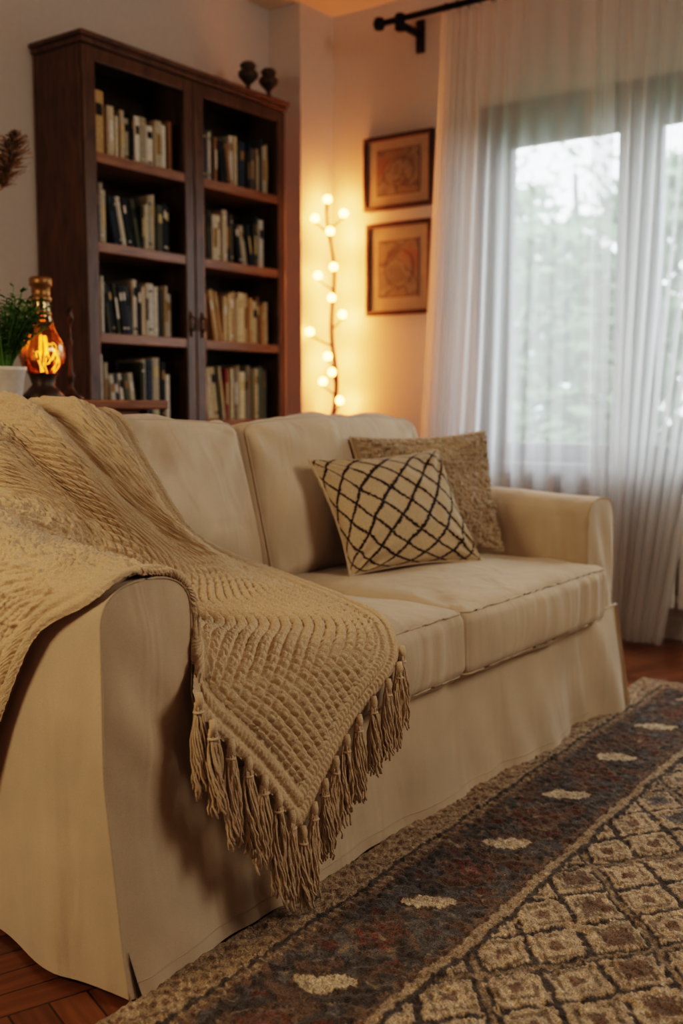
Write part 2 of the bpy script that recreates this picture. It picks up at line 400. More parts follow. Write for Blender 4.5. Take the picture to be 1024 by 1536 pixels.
for si,s in enumerate(shelves):
    for bi,(a,c) in enumerate(((bx0+.045,3.14),(3.235,bx1-.045))):
        x=a; end=c-random.uniform(.0,.02)
        pal=PAL
        if (si,bi)==(2,1): pal=PAL2
        if (si,bi)==(3,1): pal=PAL3
        if (si,bi)==(0,0): book(x,.05,.24,.17,s,lin(206,170,116)); x+=.052; book(x,.05,.235,.17,s,lin(196,164,112)); x+=.055
        if (si,bi)==(1,1): book(x,.085,.19,.17,s,lin(214,190,150)); x+=.09
        hb=random.uniform(.18,.22)
        while x<end-.02:
            w=random.choice([.010,.014,.018,.020,.024,.030,.036])*random.uniform(.9,1.15)
            if x+w>end: break
            if random.random()<.2: hb=random.uniform(.165,.235)
            h=min(.25,hb+random.uniform(-.016,.022)); col=scale(random.choice(pal),random.uniform(.75,1.1))
            book(x,w,h,random.uniform(.12,.18),s,col,0); x+=w+.0012
            if random.random()<.13 and x<end-.16:
                k=random.randint(3,6); ang=-random.uniform(.10,.2)
                hb2=random.uniform(.17,.22); x+=hb2*math.sin(-ang)+.002
                for q in range(k):
                    w=random.uniform(.014,.026)
                    if x+w>end: break
                    book(x,w,hb2+random.uniform(-.006,.006),.15,s+.001,scale(random.choice(pal),random.uniform(.8,1.1)),ang)
                    x+=w/math.cos(ang)+.001
                x+=.004
BK.obj('books',M_books)
for i,(x,y) in enumerate(((3.61,3.13),(3.735,3.12))):
    U_=empty('bronze_urn',(0,0,0)); b=MB()
    b.lathe([(.001,0),(.028,0),(.028,.006),(.012,.014),(.009,.045),(.016,.055),(.028,.066),(.040,.08),(.042,.098),(.034,.108),(.022,.112),(.030,.120),(.034,.130),(.024,.142),(.001,.146)],(x,y,bt+.038),24,lobes=8,la=.05)
    b.obj('urn_body',M_bronze,U_,smooth=True)

# ---------------------------------------------------------------- twig lights
TL=empty('twig_string_lights'); b=MB(); 
sx,sy=4.09,3.04
def zs(v): return 1.90-(v-300)*.0031
bulbs=[(485,300),(509,321),(467,328),(489,347),(494,400),(471,413),(491,446),(507,471),(458,497),(485,534),(492,558),(478,572),(503,601)]
def stem(v):
    k=math.sin(v*.035)*4+math.sin(v*.013+1)*4; return (sx+k*.0032*.589,sy-k*.0032*.808)
pts=[(stem(v)[0],stem(v)[1],zs(v)) for v in range(305,980,9)]; pts=[p for p in pts if p[2]>.0]
pts.append((pts[-1][0],pts[-1][1],0.0))
b.tube(pts,[.005+.005*min(1,i/30) for i in range(len(pts))],7)
bb=MB(); bl=[]
for u,v in bulbs:
    d=(u-491)*.0032; X=sx+d*.589; Y=min(3.12,sy-d*.808); Z=zs(v)
    sv=v+22; S=(stem(sv)[0],stem(sv)[1],zs(sv)); mid=((S[0]+X)/2+.004,(S[1]+Y)/2,(S[2]+Z)/2-.012)
    b.tube([S,mid,(X,Y,Z-.018)],[.005,.004,.003],6); b.lathe([(.002,0),(.007,.002),(.008,.014),(.005,.016)],(X,Y,Z-.024),10)
    bb.sphere((X,Y,Z),.0195,14,8); bl.append((X,Y,Z))
b.obj('twig_stem',m_plain('dark_twig',lin(52,34,22),.8,nscale=80,var=.3),TL,smooth=True)
bb.obj('bulbs',m_emit('warm_bulb',(1,.36,.08,1),26.0),TL,smooth=True)
def plight(name,loc,e,c,r=.03,parent=None):
    l=bpy.data.lights.new(name,'POINT'); l.energy=e; l.color=c; l.shadow_soft_size=r
    o=bpy.data.objects.new(name,l); COLL.objects.link(o); o.location=loc
    if parent: o.parent=parent
    return o
for i,k in enumerate((0,3,5,7,9,12)):
    X,Y,Z=bl[k]; plight('glow_%d'%i,(4.15+.015*(i%2),3.06-.02*(i%2),Z-.01),2.5,(1,.28,.075),.02,TL)

# ---------------------------------------------------------------- console + decor
CT=empty('console_table'); b=MB(); ct=.962
b.box(1.15,2.34,2.36,2.84,ct-.028,ct); b.box(1.2,2.29,2.40,2.80,ct-.11,ct-.028)
for x in (1.2,2.25):
    for y in (2.40,2.76): b.box(x,x+.045,y,y+.045,0,ct-.028)
b.box(1.22,2.27,2.42,2.78,.18,.205)
b.obj('table_body',M_console,CT,bevel=.005)
def m_amber():
    m,nt,b,o=newmat('amber_glass'); nt.nodes.remove(b)
    tr=N(nt,'ShaderNodeBsdfTransparent'); tr.inputs[0].default_value=(.58,.32,.12,1)
    gl=N(nt,'ShaderNodeBsdfGlossy'); gl.inputs[0].default_value=(1,.8,.5,1); gl.inputs[1].default_value=.08
    fr=N(nt,'ShaderNodeFresnel'); fr.inputs[0].default_value=1.5
    fm=math_(nt,'ADD',fr.outputs[0],.10)
    mx=N(nt,'ShaderNodeMixShader'); nt.links.new(fm,mx.inputs[0]); nt.links.new(tr.outputs[0],mx.inputs[1]); nt.links.new(gl.outputs[0],mx.inputs[2]); nt.links.new(mx.outputs[0],o.inputs[0]); return m
AL=empty('amber_glass_lamp'); c=(2.06,2.60,ct); b=MB()
b.lathe([(.001,0),(.058,0),(.062,.012),(.045,.03),(.032,.045),(.040,.07),(.044,.078)],c,28); b.obj('lamp_base',M_bronze,AL,smooth=True)
b=MB(); b.lathe([(.044,.078),(.060,.10),(.068,.13),(.066,.155),(.052,.185),(.036,.215),(.028,.25),(.026,.29)],c,36,lobes=12,la=.02); b.obj('amber_globe',m_amber(),AL,smooth=True)
b=MB(); b.lathe([(.027,.245),(.030,.25),(.030,.258),(.026,.262),(.026,.285),(.031,.29),(.031,.30),(.027,.305),(.027,.33),(.033,.335),(.033,.355),(.028,.36),(.001,.36)],c,28); b.obj('brass_collar',M_brass,AL,smooth=True)
b=MB()
for k in range(7):
    r_=random.Random(k); pr=r_.uniform(.012,.048); w0=r_.uniform(0,6.28); z0=r_.uniform(.09,.15)
    b.tube([(c[0]+(pr+.006*math.sin(t*12+k))*math.cos(w0+t*1.2),c[1]+(pr+.006*math.sin(t*12+k))*math.sin(w0+t*1.2),c[2]+z0+.03*math.sin(t*5+k)) for t in np.linspace(0,1,22)],.0008,5)
b.obj('filaments',m_emit('filament',(1,.50,.16,1),10),AL,smooth=True)
plight('filament_glow',(c[0],c[1],c[2]+.13),.32,(1,.46,.16),.012,AL)
CS=empty('bronze_candlestick'); b=MB()
b.lathe([(.001,0),(.040,0),(.040,.008),(.02,.02),(.007,.04),(.009,.06),(.014,.075),(.007,.09),(.005,.16),(.010,.175),(.005,.19),(.005,.225),(.012,.245),(.014,.25),(.009,.265),(.009,.28),(.001,.28)],(2.18,2.62,ct),20); b.obj('stick',M_bronze,CS,smooth=True)
# plant
PL=empty('potted_fern'); pc=(1.815,2.45,ct); b=MB()
b.lathe([(.001,0),(.040,0),(.044,.006),(.054,.075),(.057,.078),(.057,.088),(.051,.088),(.049,.078),(.001,.076)],pc,32); b.obj('pot',M_white,PL,smooth=True)
b=MB()
for i in range(170):
    w=random.uniform(0,6.283); tl_=random.uniform(.3,1.0); L_=random.uniform(.14,.25); rr=.11*tl_
    pp=[]
    for t in np.linspace(0,1,7): pp.append(Vector((pc[0]+math.cos(w)*(.015+rr*t**1.4),pc[1]+math.sin(w)*(.015+rr*t**1.4),pc[2]+.075+L_*(t-.28*tl_*t*t))))
    g=random.uniform(.6,1.4); col=(.13*g,.28*g,.06*g)
    b.tube(pp,.0012,4,col=col)
    for k in range(2,7):
        for sd in (-1,1):
            p=pp[k]; d=Vector((math.cos(w+sd*1.2),math.sin(w+sd*1.2),random.uniform(.1,.7))).normalized(); n_=Vector((0,0,1)).cross(d).normalized()
            s=random.uniform(.016,.030); b.add([p,p+d*s*.5+n_*s*.26,p+d*s,p+d*s*.5-n_*s*.26],[(0,1,2,3)],col)
b.obj('fronds',m_vcol('fern_leaf',.55,50,.2,0),PL)
# dried flowers in vase
DF=empty('vase_of_dried_grasses'); vc=(1.58,2.62,ct); b=MB()
b.lathe([(.001,0),(.05,0),(.075,.04),(.085,.10),(.07,.17),(.035,.22),(.03,.26),(.038,.28),(.034,.28),(.026,.26),(.001,.2)],vc,32); b.obj('vase',m_plain('stoneware',lin(120,100,80),.6,nscale=30,var=.2),DF,smooth=True)
b=MB(); colb=lin(170,134,98)
for (hx,hy,hz,ln) in ((1.925,2.58,1.555,.17),(1.80,2.64,1.60,.18),(1.70,2.52,1.66,.2),(1.60,2.62,1.62,.2),(1.50,2.55,1.55,.18)):
    b.tube([(vc[0],vc[1],ct+.15),((vc[0]+hx)/2-.02,(vc[1]+hy)/2,1.42),(hx,hy,hz)],.003,6,col=colb)
    up=(Vector((hx,hy,hz))-Vector((vc[0],vc[1],1.30))).normalized(); up=(up*.4+Vector((0,0,1.0))).normalized()
    for i in range(700):
        t=random.random(); p=Vector((hx,hy,hz))+up*ln*t
        w=random.uniform(0,6.283); d=(Vector((math.cos(w),math.sin(w),random.uniform(-.1,.9)))).normalized(); s=.065*math.sin(math.pi*(t*.85+.12))*random.uniform(.3,1.2)
        g=random.uniform(.4,1.3); n_=d.orthogonal()*.0012
        b.add([p-n_,p+n_,p+d*s+n_,p+d*s-n_],[(0,1,2,3)],scale(colb,g))
b.obj('grasses',m_vcol('dried_grass',.9,50,.2,0),DF)

# ---------------------------------------------------------------- sofa
SO=empty('slipcovered_sofa')
COLL_MESH=[]
def fix(me):
    bm=bmesh.new(); bm.from_mesh(me); bmesh.ops.recalc_face_normals(bm,faces=bm.faces); bm.to_mesh(me); bm.free()
def roundbox(name,half,r,puff,loc,rot=None,cuts=44,mat=None,parent=None,pipe=True,wr=.006,seed=0,puffb=None,side=.008,collide=True,sag=0,crease=0.0,radial=0.0):
    bm=bmesh.new(); bmesh.ops.create_cube(bm,size=2); bmesh.ops.subdivide_edges(bm,edges=bm.edges[:],cuts=cuts,use_grid_fill=True)
    me=bpy.data.meshes.new(name); bm.to_mesh(me); bm.free()
    n=len(me.vertices); co=np.zeros(n*3); me.vertices.foreach_get('co',co); co=co.reshape(-1,3)
    H=np.array(half); c=np.sin(np.clip(co,-1,1)*math.pi/2*.999)
    M=Matrix.Translation(loc)@(rot if rot is not None else Matrix.Identity(4)); Mn=np.array(M)
    def noise_at(P,cc):
        nn=wr*(fbm(P[:,0]*5,P[:,1]*5,P[:,2]*5,seed,2))
        if radial:
            for qx,qy,kf in ((1,1,9),(-1,1,8),(1,-1,7),(-1,-1,8)):
                dx=P[:,0]-qx*H[0]; dy=P[:,1]-qy*H[1]; rr_=np.hypot(dx,dy); an_=np.arctan2(dy,dx)
                nn=nn+radial*np.sin(an_*kf+seed+3*vnoise(P[:,0]*3,P[:,1]*3,0,seed+2))*np.exp(-((rr_-.14)/.11)**2)
        if crease: nn=nn-crease*np.clip(1-np.abs(vnoise(P[:,0]*3,P[:,1]*7,0,seed+9))*5,0,1)**2
        return nn
    p=c*H; inner=H-r; q=np.clip(p,-inner,inner); d=p-q; L=np.linalg.norm(d,axis=1,keepdims=True)
    on=L[:,0]>1e-9; P=p.copy(); P[on]=q[on]+d[on]/L[on]*r
    cx,cy,cz=c[:,0],c[:,1],c[:,2]
    pb=puff if puffb is None else puffb
    w=(1-cx**2)**.75*(1-cy**2)**.75
    P[:,2]+=np.where(cz>0,puff,-pb)*w*np.abs(cz)
    P[:,1]+=side*np.sign(cy)*np.abs(cy)**3*(1-cx**2)*(1-cz**2)
    P[:,0]+=side*np.sign(cx)*np.abs(cx)**3*(1-cy**2)*(1-cz**2)
    if sag: P[:,1]-=sag*(cx**2)*np.clip(cy,0,1)
    nn=noise_at(P,c); e=np.maximum(np.abs(cx),np.abs(cy))
    P[:,2]+=nn*np.where(np.abs(cz)>.5,np.sign(cz),0)*np.clip((1-e)*8,0,1)
    ga=.005*np.sin(P[:,0]*62+4*vnoise(P[:,0]*6,0,0,seed+7))*vnoise(P[:,0]*5,0,0,seed+8) if radial else 0
    P[:,1]+=np.where(np.abs(cy)>.9,np.sign(cy)*(nn*.7+ga),0)*np.clip((1-np.abs(cz))*3,0,1)
    Pw=P@Mn[:3,:3].T+Mn[:3,3]
    me.vertices.foreach_set('co',Pw.astype(np.float32).ravel()); me.update(); fix(me)
    o=link(me,name,mat or M_sofa,parent)
    if collide: COLL_MESH.append(me)
    if pipe:
        b=MB()
        bv=BVHTree.FromPolygons([Vector(v) for v in Pw],[tuple(f.vertices) for f in me.polygons])
        for sg in (1,-1):
            k=r*.7071; hx,hy=H[0]-r+k,H[1]-r+k; z=sg*(H[2]-r+k); cr=k*1.0; path=[]
            for qx,qy,a0 in ((1,1,0),(-1,1,90),(-1,-1,180),(1,-1,270)):
                for a in np.linspace(a0,a0+90,7):
                    a=math.radians(a); path.append([qx*(hx-cr)+cr*math.cos(a),qy*(hy-cr)+cr*math.sin(a)])
            full=[]
            for i in range(len(path)):
                p0=path[i]; p1=path[(i+1)%len(path)]; m=max(1,int(math.hypot(p1[0]-p0[0],p1[1]-p0[1])/.02))
                for j in range(m): full.append((p0[0]+(p1[0]-p0[0])*j/m,p0[1]+(p1[1]-p0[1])*j/m))
            full.append(full[0])
            full=np.array(full); cx_=np.clip(full[:,0]/H[0],-1,1)
            cy_=np.clip(full[:,1]/H[1],-1,1)
            yy=full[:,1]-(sag*(cx_**2)*np.clip(cy_,0,1))
            pts=np.stack([full[:,0],yy,np.full(len(full),z)],1)@Mn[:3,:3].T+Mn[:3,3]
            out=[]
            for p_ in pts:
                h_=bv.find_nearest(Vector(p_)); out.append(h_[0]+h_[1]*.0008 if h_[0] else Vector(p_))
            b.tube(out,.0030,6,closed=False)
        b.obj(name+'_piping',M_pipe,parent,smooth=True)
    return o
roundbox('back_frame',(.85,.075,.42),.035,.0,(2.135,2.08,.43),mat=M_sofa,parent=SO,pipe=False,cuts=20,wr=.003)
roundbox('seat_deck',(.85,.37,.13),.02,.0,(2.135,1.66,.185),parent=SO,pipe=False,cuts=10,wr=0,collide=False)
def YF(x,z):
    k=np.clip(1-z/.36,0,1)
    right=np.clip((x-2.2)/.6,0,1)
    y=1.262-.040*k**1.15
    y=y-.016*k**.7*np.sin(x*13+2.2*vnoise(x*2.5,z*1.2,0,5))*(.40+1.0*right)
    y=y-.005*k**.5*np.sin(x*41+z*9+2.5*vnoise(x*4,z*2,0,15))*(.5+.8*right)
    y=y-.018*fbm(x*5+z*2,z*2.0,0,8,2)*k**.8
    y=y-.014*k*np.exp(-((x-1.14)/.05)**2)
    return y
def armfront(P):
    front=np.clip((1.32-P[...,1])/.05,0,1)
    P[...,1]+=front*(YF(P[...,0],P[...,2])-1.262); return P
def arm(name,x0,x1,seed,outer):
    n=30; zt=.668; rr=.075
    th=np.linspace(0,math.pi,n); uu=-np.cos(th); 
    xs=(x0+x1)/2+(x1-x0)/2*np.sign(uu)*np.abs(uu)**.85; T=zt-rr+rr*np.abs(np.sin(th))**.72
    side=np.linspace(.012,zt-rr,34)[:-1]
    prof=[(x0,z) for z in side]+list(zip(xs,T))+[(x1,z) for z in side[::-1]]
    prof=np.array(prof); ys=np.concatenate([[1.262,1.268],np.linspace(1.285,2.155,60)])
    P=np.zeros((len(prof),len(ys),3)); P[...,0]=prof[:,0:1]; P[...,2]=prof[:,1:2]; P[...,1]=ys[None]
    cx=(x0+x1)/2
    sgn=np.where(np.arange(len(prof))<len(prof)/2,-1,1)[:,None]
    wr=.010*fbm(P[...,0]*4,P[...,1]*4,P[...,2]*3,seed,2)
    fin=np.clip((P[...,1]-1.265)/.10,0,1)
    isside=(np.abs(P[...,0]-cx)>(x1-x0)*.49)
    P[...,0]+=np.where(isside,sgn*wr*fin,0)
    k=np.clip(1-P[...,2]/.55,0,1)
    ob=(sgn==(-1 if outer<0 else 1))&isside
    P[...,0]+=np.where(ob,outer*(.020*k*np.sin(P[...,1]*15+2*vnoise(P[...,1]*4,P[...,2]*1.5,0,seed))),0)*fin
    P[...,2]+=np.where(~isside,.006*fbm(P[...,0]*6,P[...,1]*5,0,seed+2,2)*fin+.012*np.sin(np.clip((P[...,1]-1.26)/.9,0,1)*math.pi),0)
    P=armfront(P)
    me=grid_mesh(name,P); fix(me); o=link(me,name,M_sofa,SO); COLL_MESH.append(me)
    up=np.mean([p.normal.z for p in me.polygons if p.center.z>zt-.03])
    if up<0: me.flip_normals()
    m=70; C=np.zeros((n,m,3)); w=np.linspace(0,1,m)[None]
    C[...,0]=xs[:,None]; C[...,2]=.012+(T[:,None]-.012)*w
    u=((xs-cx)/((x1-x0)/2))[:,None]
    edge=(1-np.abs(u)**4)*(1-w**12)
    C[...,1]=1.262-(.010*edge+.009*edge*fbm(C[...,0]*8,0,C[...,2]*4,seed+4,2)+.003*edge*np.sin(C[...,0]*60+C[...,2]*30+3*vnoise(C[...,0]*6,0,C[...,2]*5,seed)))*np.clip((C[...,2]-.25)/.12,0,1)
    C=armfront(C)
    me2=grid_mesh(name+'_front',C); fix(me2); link(me2,name+'_front_panel',M_sofa,SO)
    if np.mean([p.normal.y for p in me2.polygons])>0: me2.flip_normals()
    COLL_MESH.append(me2)
    b=MB(); pp=np.array([(p[0],1.262,p[1]) for j,p in enumerate(prof) if not (p[0]>cx and outer<0 and p[1]<.32)]); pp=armfront(pp); pp[:,1]-=.0005
    b.tube([tuple(p) for p in pp],.0024,6); b.obj(name+'_piping',M_pipe,SO,smooth=True)
arm('arm_left',1.095,1.295,11,-1); arm('arm_right',2.975,3.165,17,1)
def skirt():
    xs=np.linspace(1.287,3.188,300); zs_=np.linspace(.010,.325,36)
    X,Z=np.meshgrid(xs,zs_,indexing='ij')
    k=np.clip(1-Z/.33,0,1)
    Y=YF(X,Z)
    Y=Y-.03*np.clip((X-3.05)/.12,0,1)*k-.008*np.clip((X-2.95)/.03,0,1)
    P=np.stack([X,Y,Z],-1); P[-1,:,1]+=.01
    me=grid_mesh('skirt_front',P); link(me,'skirt_front',M_sofa,SO); fix(me)
    if np.mean([p.normal.y for p in me.polygons])>0: me.flip_normals()
    COLL_MESH.append(me)
    ys=np.linspace(1.20,2.15,90); Yg,Zg=np.meshgrid(ys,zs_,indexing='ij'); k=np.clip(1-Zg/.33,0,1)
    Yg2=Yg+.045*(1-k)*np.clip((1.3-Yg)/.1,0,1)
    Xg=3.172+.016*k+.008*k*np.sin(Yg*18)
    me=grid_mesh('skirt_side',np.stack([Xg,Yg2,Zg],-1)); fix(me); link(me,'skirt_side',M_sofa,SO)
    b=MB(); b.tube([(x,1.257,.325) for x in np.linspace(1.31,2.95,60)]+[(x,1.251,.325) for x in np.linspace(2.98,3.18,8)],.0035,6); b.obj('skirt_piping',M_pipe,SO,smooth=True)
    b=MB(); b.tube([(x,YF(x,.035)-.0008,.035) for x in np.linspace(1.11,3.0,240)],.0013,5); b.obj('hem_stitch',M_pipe,SO,smooth=True)
    boxobj('front_rail',1.30,2.97,1.266,1.34,.29,.328,M_sofa,SO,bevel=.006)
skirt()
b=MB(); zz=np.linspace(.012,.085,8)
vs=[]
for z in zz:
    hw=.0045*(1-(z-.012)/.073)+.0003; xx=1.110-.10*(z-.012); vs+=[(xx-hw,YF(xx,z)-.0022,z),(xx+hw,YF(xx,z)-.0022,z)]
b.add(vs,[(2*i,2*i+1,2*i+3,2*i+2) for i in range(7)]); b.obj('corner_slit_shade',m_plain('slit_shade_dark',lin(46,38,30),.95),SO)  # dark wedge painted over the hem corner as the shade inside the slit
# seat cushions
roundbox('seat_cushion_1',(.427,.335,.084),.036,.030,(1.722,1.535,.393),parent=SO,seed=3,wr=.010,side=.014,crease=.004,cuts=64,radial=.003)
roundbox('seat_cushion_2',(.427,.335,.084),.036,.030,(2.560,1.530,.393),parent=SO,seed=9,wr=.010,side=.014,crease=.004,cuts=64,radial=.003)
Rb=Matrix.Rotation(math.radians(90-14),4,'X')
roundbox('back_cushion_1',(.405,.232,.085),.05,.048,(1.705,1.895,.685),Rb,parent=SO,seed=21,wr=.014,side=.010,sag=.020,crease=.004,cuts=64,radial=.005)
roundbox('back_cushion_2',(.428,.232,.085),.05,.048,(2.545,1.895,.685),Rb,parent=SO,seed=31,wr=.014,side=.010,sag=.020,crease=.004,cuts=64,radial=.005)

# ---------------------------------------------------------------- pillows
def pillow(name,TLc,TRc,BRc,BLc,T,mats,seed,nrm=None,rough_=0.0,n=110):
    s=np.linspace(-1,1,n); s=np.sin(s*math.pi/2*.98)/math.sin(math.pi/2*.98); S,Tt=np.meshgrid(s,s,indexing='ij')
    S2=S*(1-.085*(1-Tt**2)); T2=Tt*(1-.085*(1-S**2))
    a=(S2+1)/2; c=(T2+1)/2
    TLc,TRc,BRc,BLc=map(np.array,(TLc,TRc,BRc,BLc))
    P=((1-a)*c)[...,None]*TLc+(a*c)[...,None]*TRc+(a*(1-c))[...,None]*BRc+((1-a)*(1-c))[...,None]*BLc
    e1=(TRc-TLc+BRc-BLc); e2=(TLc-BLc+TRc-BRc); nv=np.cross(e1,e2); nv=nv/np.linalg.norm(nv)
    if nv[1]>0: nv=-nv
    th=T*((1-S**2)*(1-Tt**2))**.42
    edge=np.clip(np.maximum(np.abs(S),np.abs(Tt)),0,1)
    w=fbm(P[...,0]*9,P[...,1]*9,P[...,2]*9,seed)*.011*(1-edge**6)
    for qx in (-1,1):
        for qy in (-1,1):
            rr_=np.hypot(S-qx,Tt-qy); w=w+.005*np.sin(np.arctan2(Tt-qy,S-qx)*11+seed)*np.exp(-((rr_-.4)/.25)**2)
    w2=rough_*(1.2*np.abs(vnoise(P[...,0]*75,P[...,1]*75,P[...,2]*75,seed+3))+.8*np.abs(vnoise(P[...,0]*150,P[...,1]*150,P[...,2]*150,seed+4)))
    E=empty(name)
    for sg,k in ((1,'front'),(-1,'back')):
        Q=P+(sg*(th+w*sg+w2*(edge<.985)))[...,None]*nv
        me=grid_mesh(k,Q); fix(me)
        d=np.mean([np.dot(p.normal,nv) for p in me.polygons])
        if d*sg<0: me.flip_normals()
        link(me,k,mats,E)
    b=MB(); ring=[P[i,0] for i in range(n)]+[P[n-1,j] for j in range(1,n)]+[P[i,n-1] for i in range(n-2,-1,-1)]+[P[0,j] for j in range(n-2,0,-1)]
    b.tube([tuple(p) for p in ring],.004,6); b.obj('seam',M_pipe,E,smooth=True)
    return E
def m_lattice():
    m,nt,b,o=newmat('lattice_cotton')
    v=coords(nt,kind='UV'); sp=N(nt,'ShaderNodeSeparateXYZ'); nt.links.new(v,sp.inputs[0])
    nz=N(nt,'ShaderNodeTexNoise',Scale=90.0,Detail=2.0); nt.links.new(v,nz.inputs['Vector'])
    nl=N(nt,'ShaderNodeTexNoise',Scale=5.0,Detail=1.0); nt.links.new(v,nl.inputs['Vector'])
    dz=math_(nt,'MULTIPLY',math_(nt,'SUBTRACT',nl.outputs[0],.5),.3)
    res=None
    for a,c,k in ((1.0,1.0,6.8),(1.0,-1.0,6.4)):
        t=math_(nt,'ADD',math_(nt,'MULTIPLY',sp.outputs[0],a*k),math_(nt,'MULTIPLY',sp.outputs[1],c*k*.85)); t=math_(nt,'ADD',t,dz)
        f=math_(nt,'FRACT',math_(nt,'ADD',t,20.0)); d=math_(nt,'ABSOLUTE',math_(nt,'SUBTRACT',f,.5))
        wd=math_(nt,'ADD',math_(nt,'MULTIPLY',math_(nt,'SUBTRACT',nz.outputs[0],.5),.26),.072)
        l=math_(nt,'LESS_THAN',d,wd); res=l if res is None else math_(nt,'MAXIMUM',res,l)
    vo=coords(nt); nn=N(nt,'ShaderNodeTexNoise',Scale=500.0,Detail=2.0); nt.links.new(vo,nn.inputs['Vector'])
    base=ramp(nt,nn.outputs[0],[(.3,lin(168,148,120)),(.7,lin(208,188,158))])
    nt.links.new(mixc(nt,res,base,lin(34,28,26)),b.inputs['Base Color']); b.inputs['Roughness'].default_value=.9
    p=bump(nt,b,res,.5,.002); bump(nt,b,nn.outputs[0],.4,.0015,p); return m
pillow('lattice_pillow',(2.265,1.76,.80),(2.70,1.62,.815),(2.665,1.45,.505),(2.26,1.62,.50),.058,m_lattice(),2)
M_boucle=m_fabric('boucle_pillow_wool',lin(182,162,136),260,.9,.5,.25,.4)
pillow('boucle_pillow',(2.51,1.80,.855),(2.985,1.62,.865),(2.93,1.52,.50),(2.50,1.74,.50),.055,M_boucle,6,rough_=.012,n=240)

# ---------------------------------------------------------------- throw
G=[ 
 [(1.455,1.155,.185),(1.345,1.165,.32),(1.225,1.195,.470),(1.27,1.240,.590),(1.215,1.285,.690),(1.085,1.37,.61),(1.065,1.50,.39),(1.055,1.62,.2)],
 [(1.62,1.165,.33),(1.51,1.172,.46),(1.42,1.27,.515),(1.345,1.37,.58),(1.25,1.45,.69),(1.11,1.50,.67),(1.065,1.60,.46),(1.055,1.70,.25)],
 [(1.80,1.165,.45),(1.69,1.25,.51),(1.56,1.40,.515),(1.43,1.52,.54),(1.31,1.58,.67),(1.17,1.62,.71),(1.07,1.70,.54),(1.055,1.78,.32)],
 [(1.96,1.45,.51),(1.79,1.50,.515),(1.63,1.58,.525),(1.48,1.65,.57),(1.36,1.70,.67),(1.22,1.74,.73),(1.09,1.78,.62),(1.055,1.84,.4)],
 [(2.05,1.66,.525),(1.86,1.66,.55),(1.68,1.67,.60),(1.52,1.69,.66),(1.40,1.73,.73),(1.27,1.79,.77),(1.13,1.84,.70),(1.06,1.9,.5)],
 [(1.80,1.715,.635),(1.69,1.72,.685),(1.57,1.73,.74),(1.46,1.75,.79),(1.35,1.80,.83),(1.25,1.86,.83),(1.14,1.92,.76),(1.07,1.97,.6)],
 [(1.705,1.765,.79),(1.62,1.775,.825),(1.52,1.79,.855),(1.43,1.82,.875),(1.33,1.87,.88),(1.23,1.93,.87),(1.13,1.98,.80),(1.07,2.02,.65)],
 [(1.70,1.86,.90),(1.61,1.87,.915),(1.52,1.89,.92),(1.43,1.92,.925),(1.34,1.97,.92),(1.23,2.02,.90),(1.13,2.03,.85),(1.07,2.05,.7)],
 [(1.71,1.99,.922),(1.62,2.0,.922),(1.53,2.02,.922),(1.44,2.05,.92),(1.33,2.07,.91),(1.22,2.09,.89),(1.13,2.1,.83),(1.07,2.1,.7)],
 [(1.71,2.175,.85),(1.62,2.18,.85),(1.53,2.18,.85),(1.43,2.18,.85),(1.33,2.18,.84),(1.22,2.18,.82),(1.13,2.18,.75),(1.07,2.18,.65)]]
G=np.array(G)
def catmull(P,axis,n):
    P=np.moveaxis(P,axis,0); m=len(P)
    Pe=np.concatenate([2*P[:1]-P[1:2],P,2*P[-1:]-P[-2:-1]])
    t=np.linspace(0,m-1-1e-6,n); i=t.astype(int); f=(t-i).reshape((-1,)+(1,)*(P.ndim-1))
    a,b_,c,d=Pe[i],Pe[i+1],Pe[i+2],Pe[i+3]
    r=.5*((2*b_)+(-a+c)*f+(2*a-5*b_+4*c-d)*f**2+(-a+3*b_-3*c+d)*f**3)
    return np.moveaxis(r,0,axis)
def resample(P,axis,n):
    P=np.moveaxis(P,axis,0); d=np.linalg.norm(np.diff(P,axis=0),axis=-1).mean(axis=tuple(range(1,P.ndim-1))) ; s=np.concatenate([[0],np.cumsum(d)])
    t=np.linspace(0,s[-1],n); i=np.clip(np.searchsorted(s,t)-1,0,len(s)-2); f=((t-s[i])/(s[i+1]-s[i])).reshape((-1,)+(1,)*(P.ndim-1))
    return np.moveaxis(P[i]*(1-f)+P[i+1]*f,0,axis), s[-1]
NV,NU=150,110
Cg=catmull(catmull(G,0,300),1,240); Cg,LV=resample(Cg,0,NV); Cg,LU=resample(Cg,1,NU)
def normals(P):
    du=np.gradient(P,axis=0); dv=np.gradient(P,axis=1); n=np.cross(dv,du); n/=np.linalg.norm(n,axis=-1,keepdims=True)+1e-12
    return n
nr=normals(Cg)
NS=-1 if nr[...,2].mean()<0 else 1
nr=nr*NS
bvs=[BVHTree.FromPolygons([v.co.copy() for v in me.vertices],[tuple(p.vertices) for p in me.polygons]) for me in COLL_MESH]
def push(Cg,off):
    F_=Cg.reshape(-1,3)
    for i in range(len(F_)):
        for it in range(2):
            p=Vector(F_[i])
            for t in bvs:
                r=t.find_nearest(p,.09)
                if r[0] is None: continue
                d=(p-r[0]).dot(r[1]); dist=(p-r[0]).length
                if (d<0 and dist<.085 and abs(d)>dist*.6) or dist<off:
                    p=r[0]+r[1]*off
            F_[i]=p
    return F_.reshape(Cg.shape)
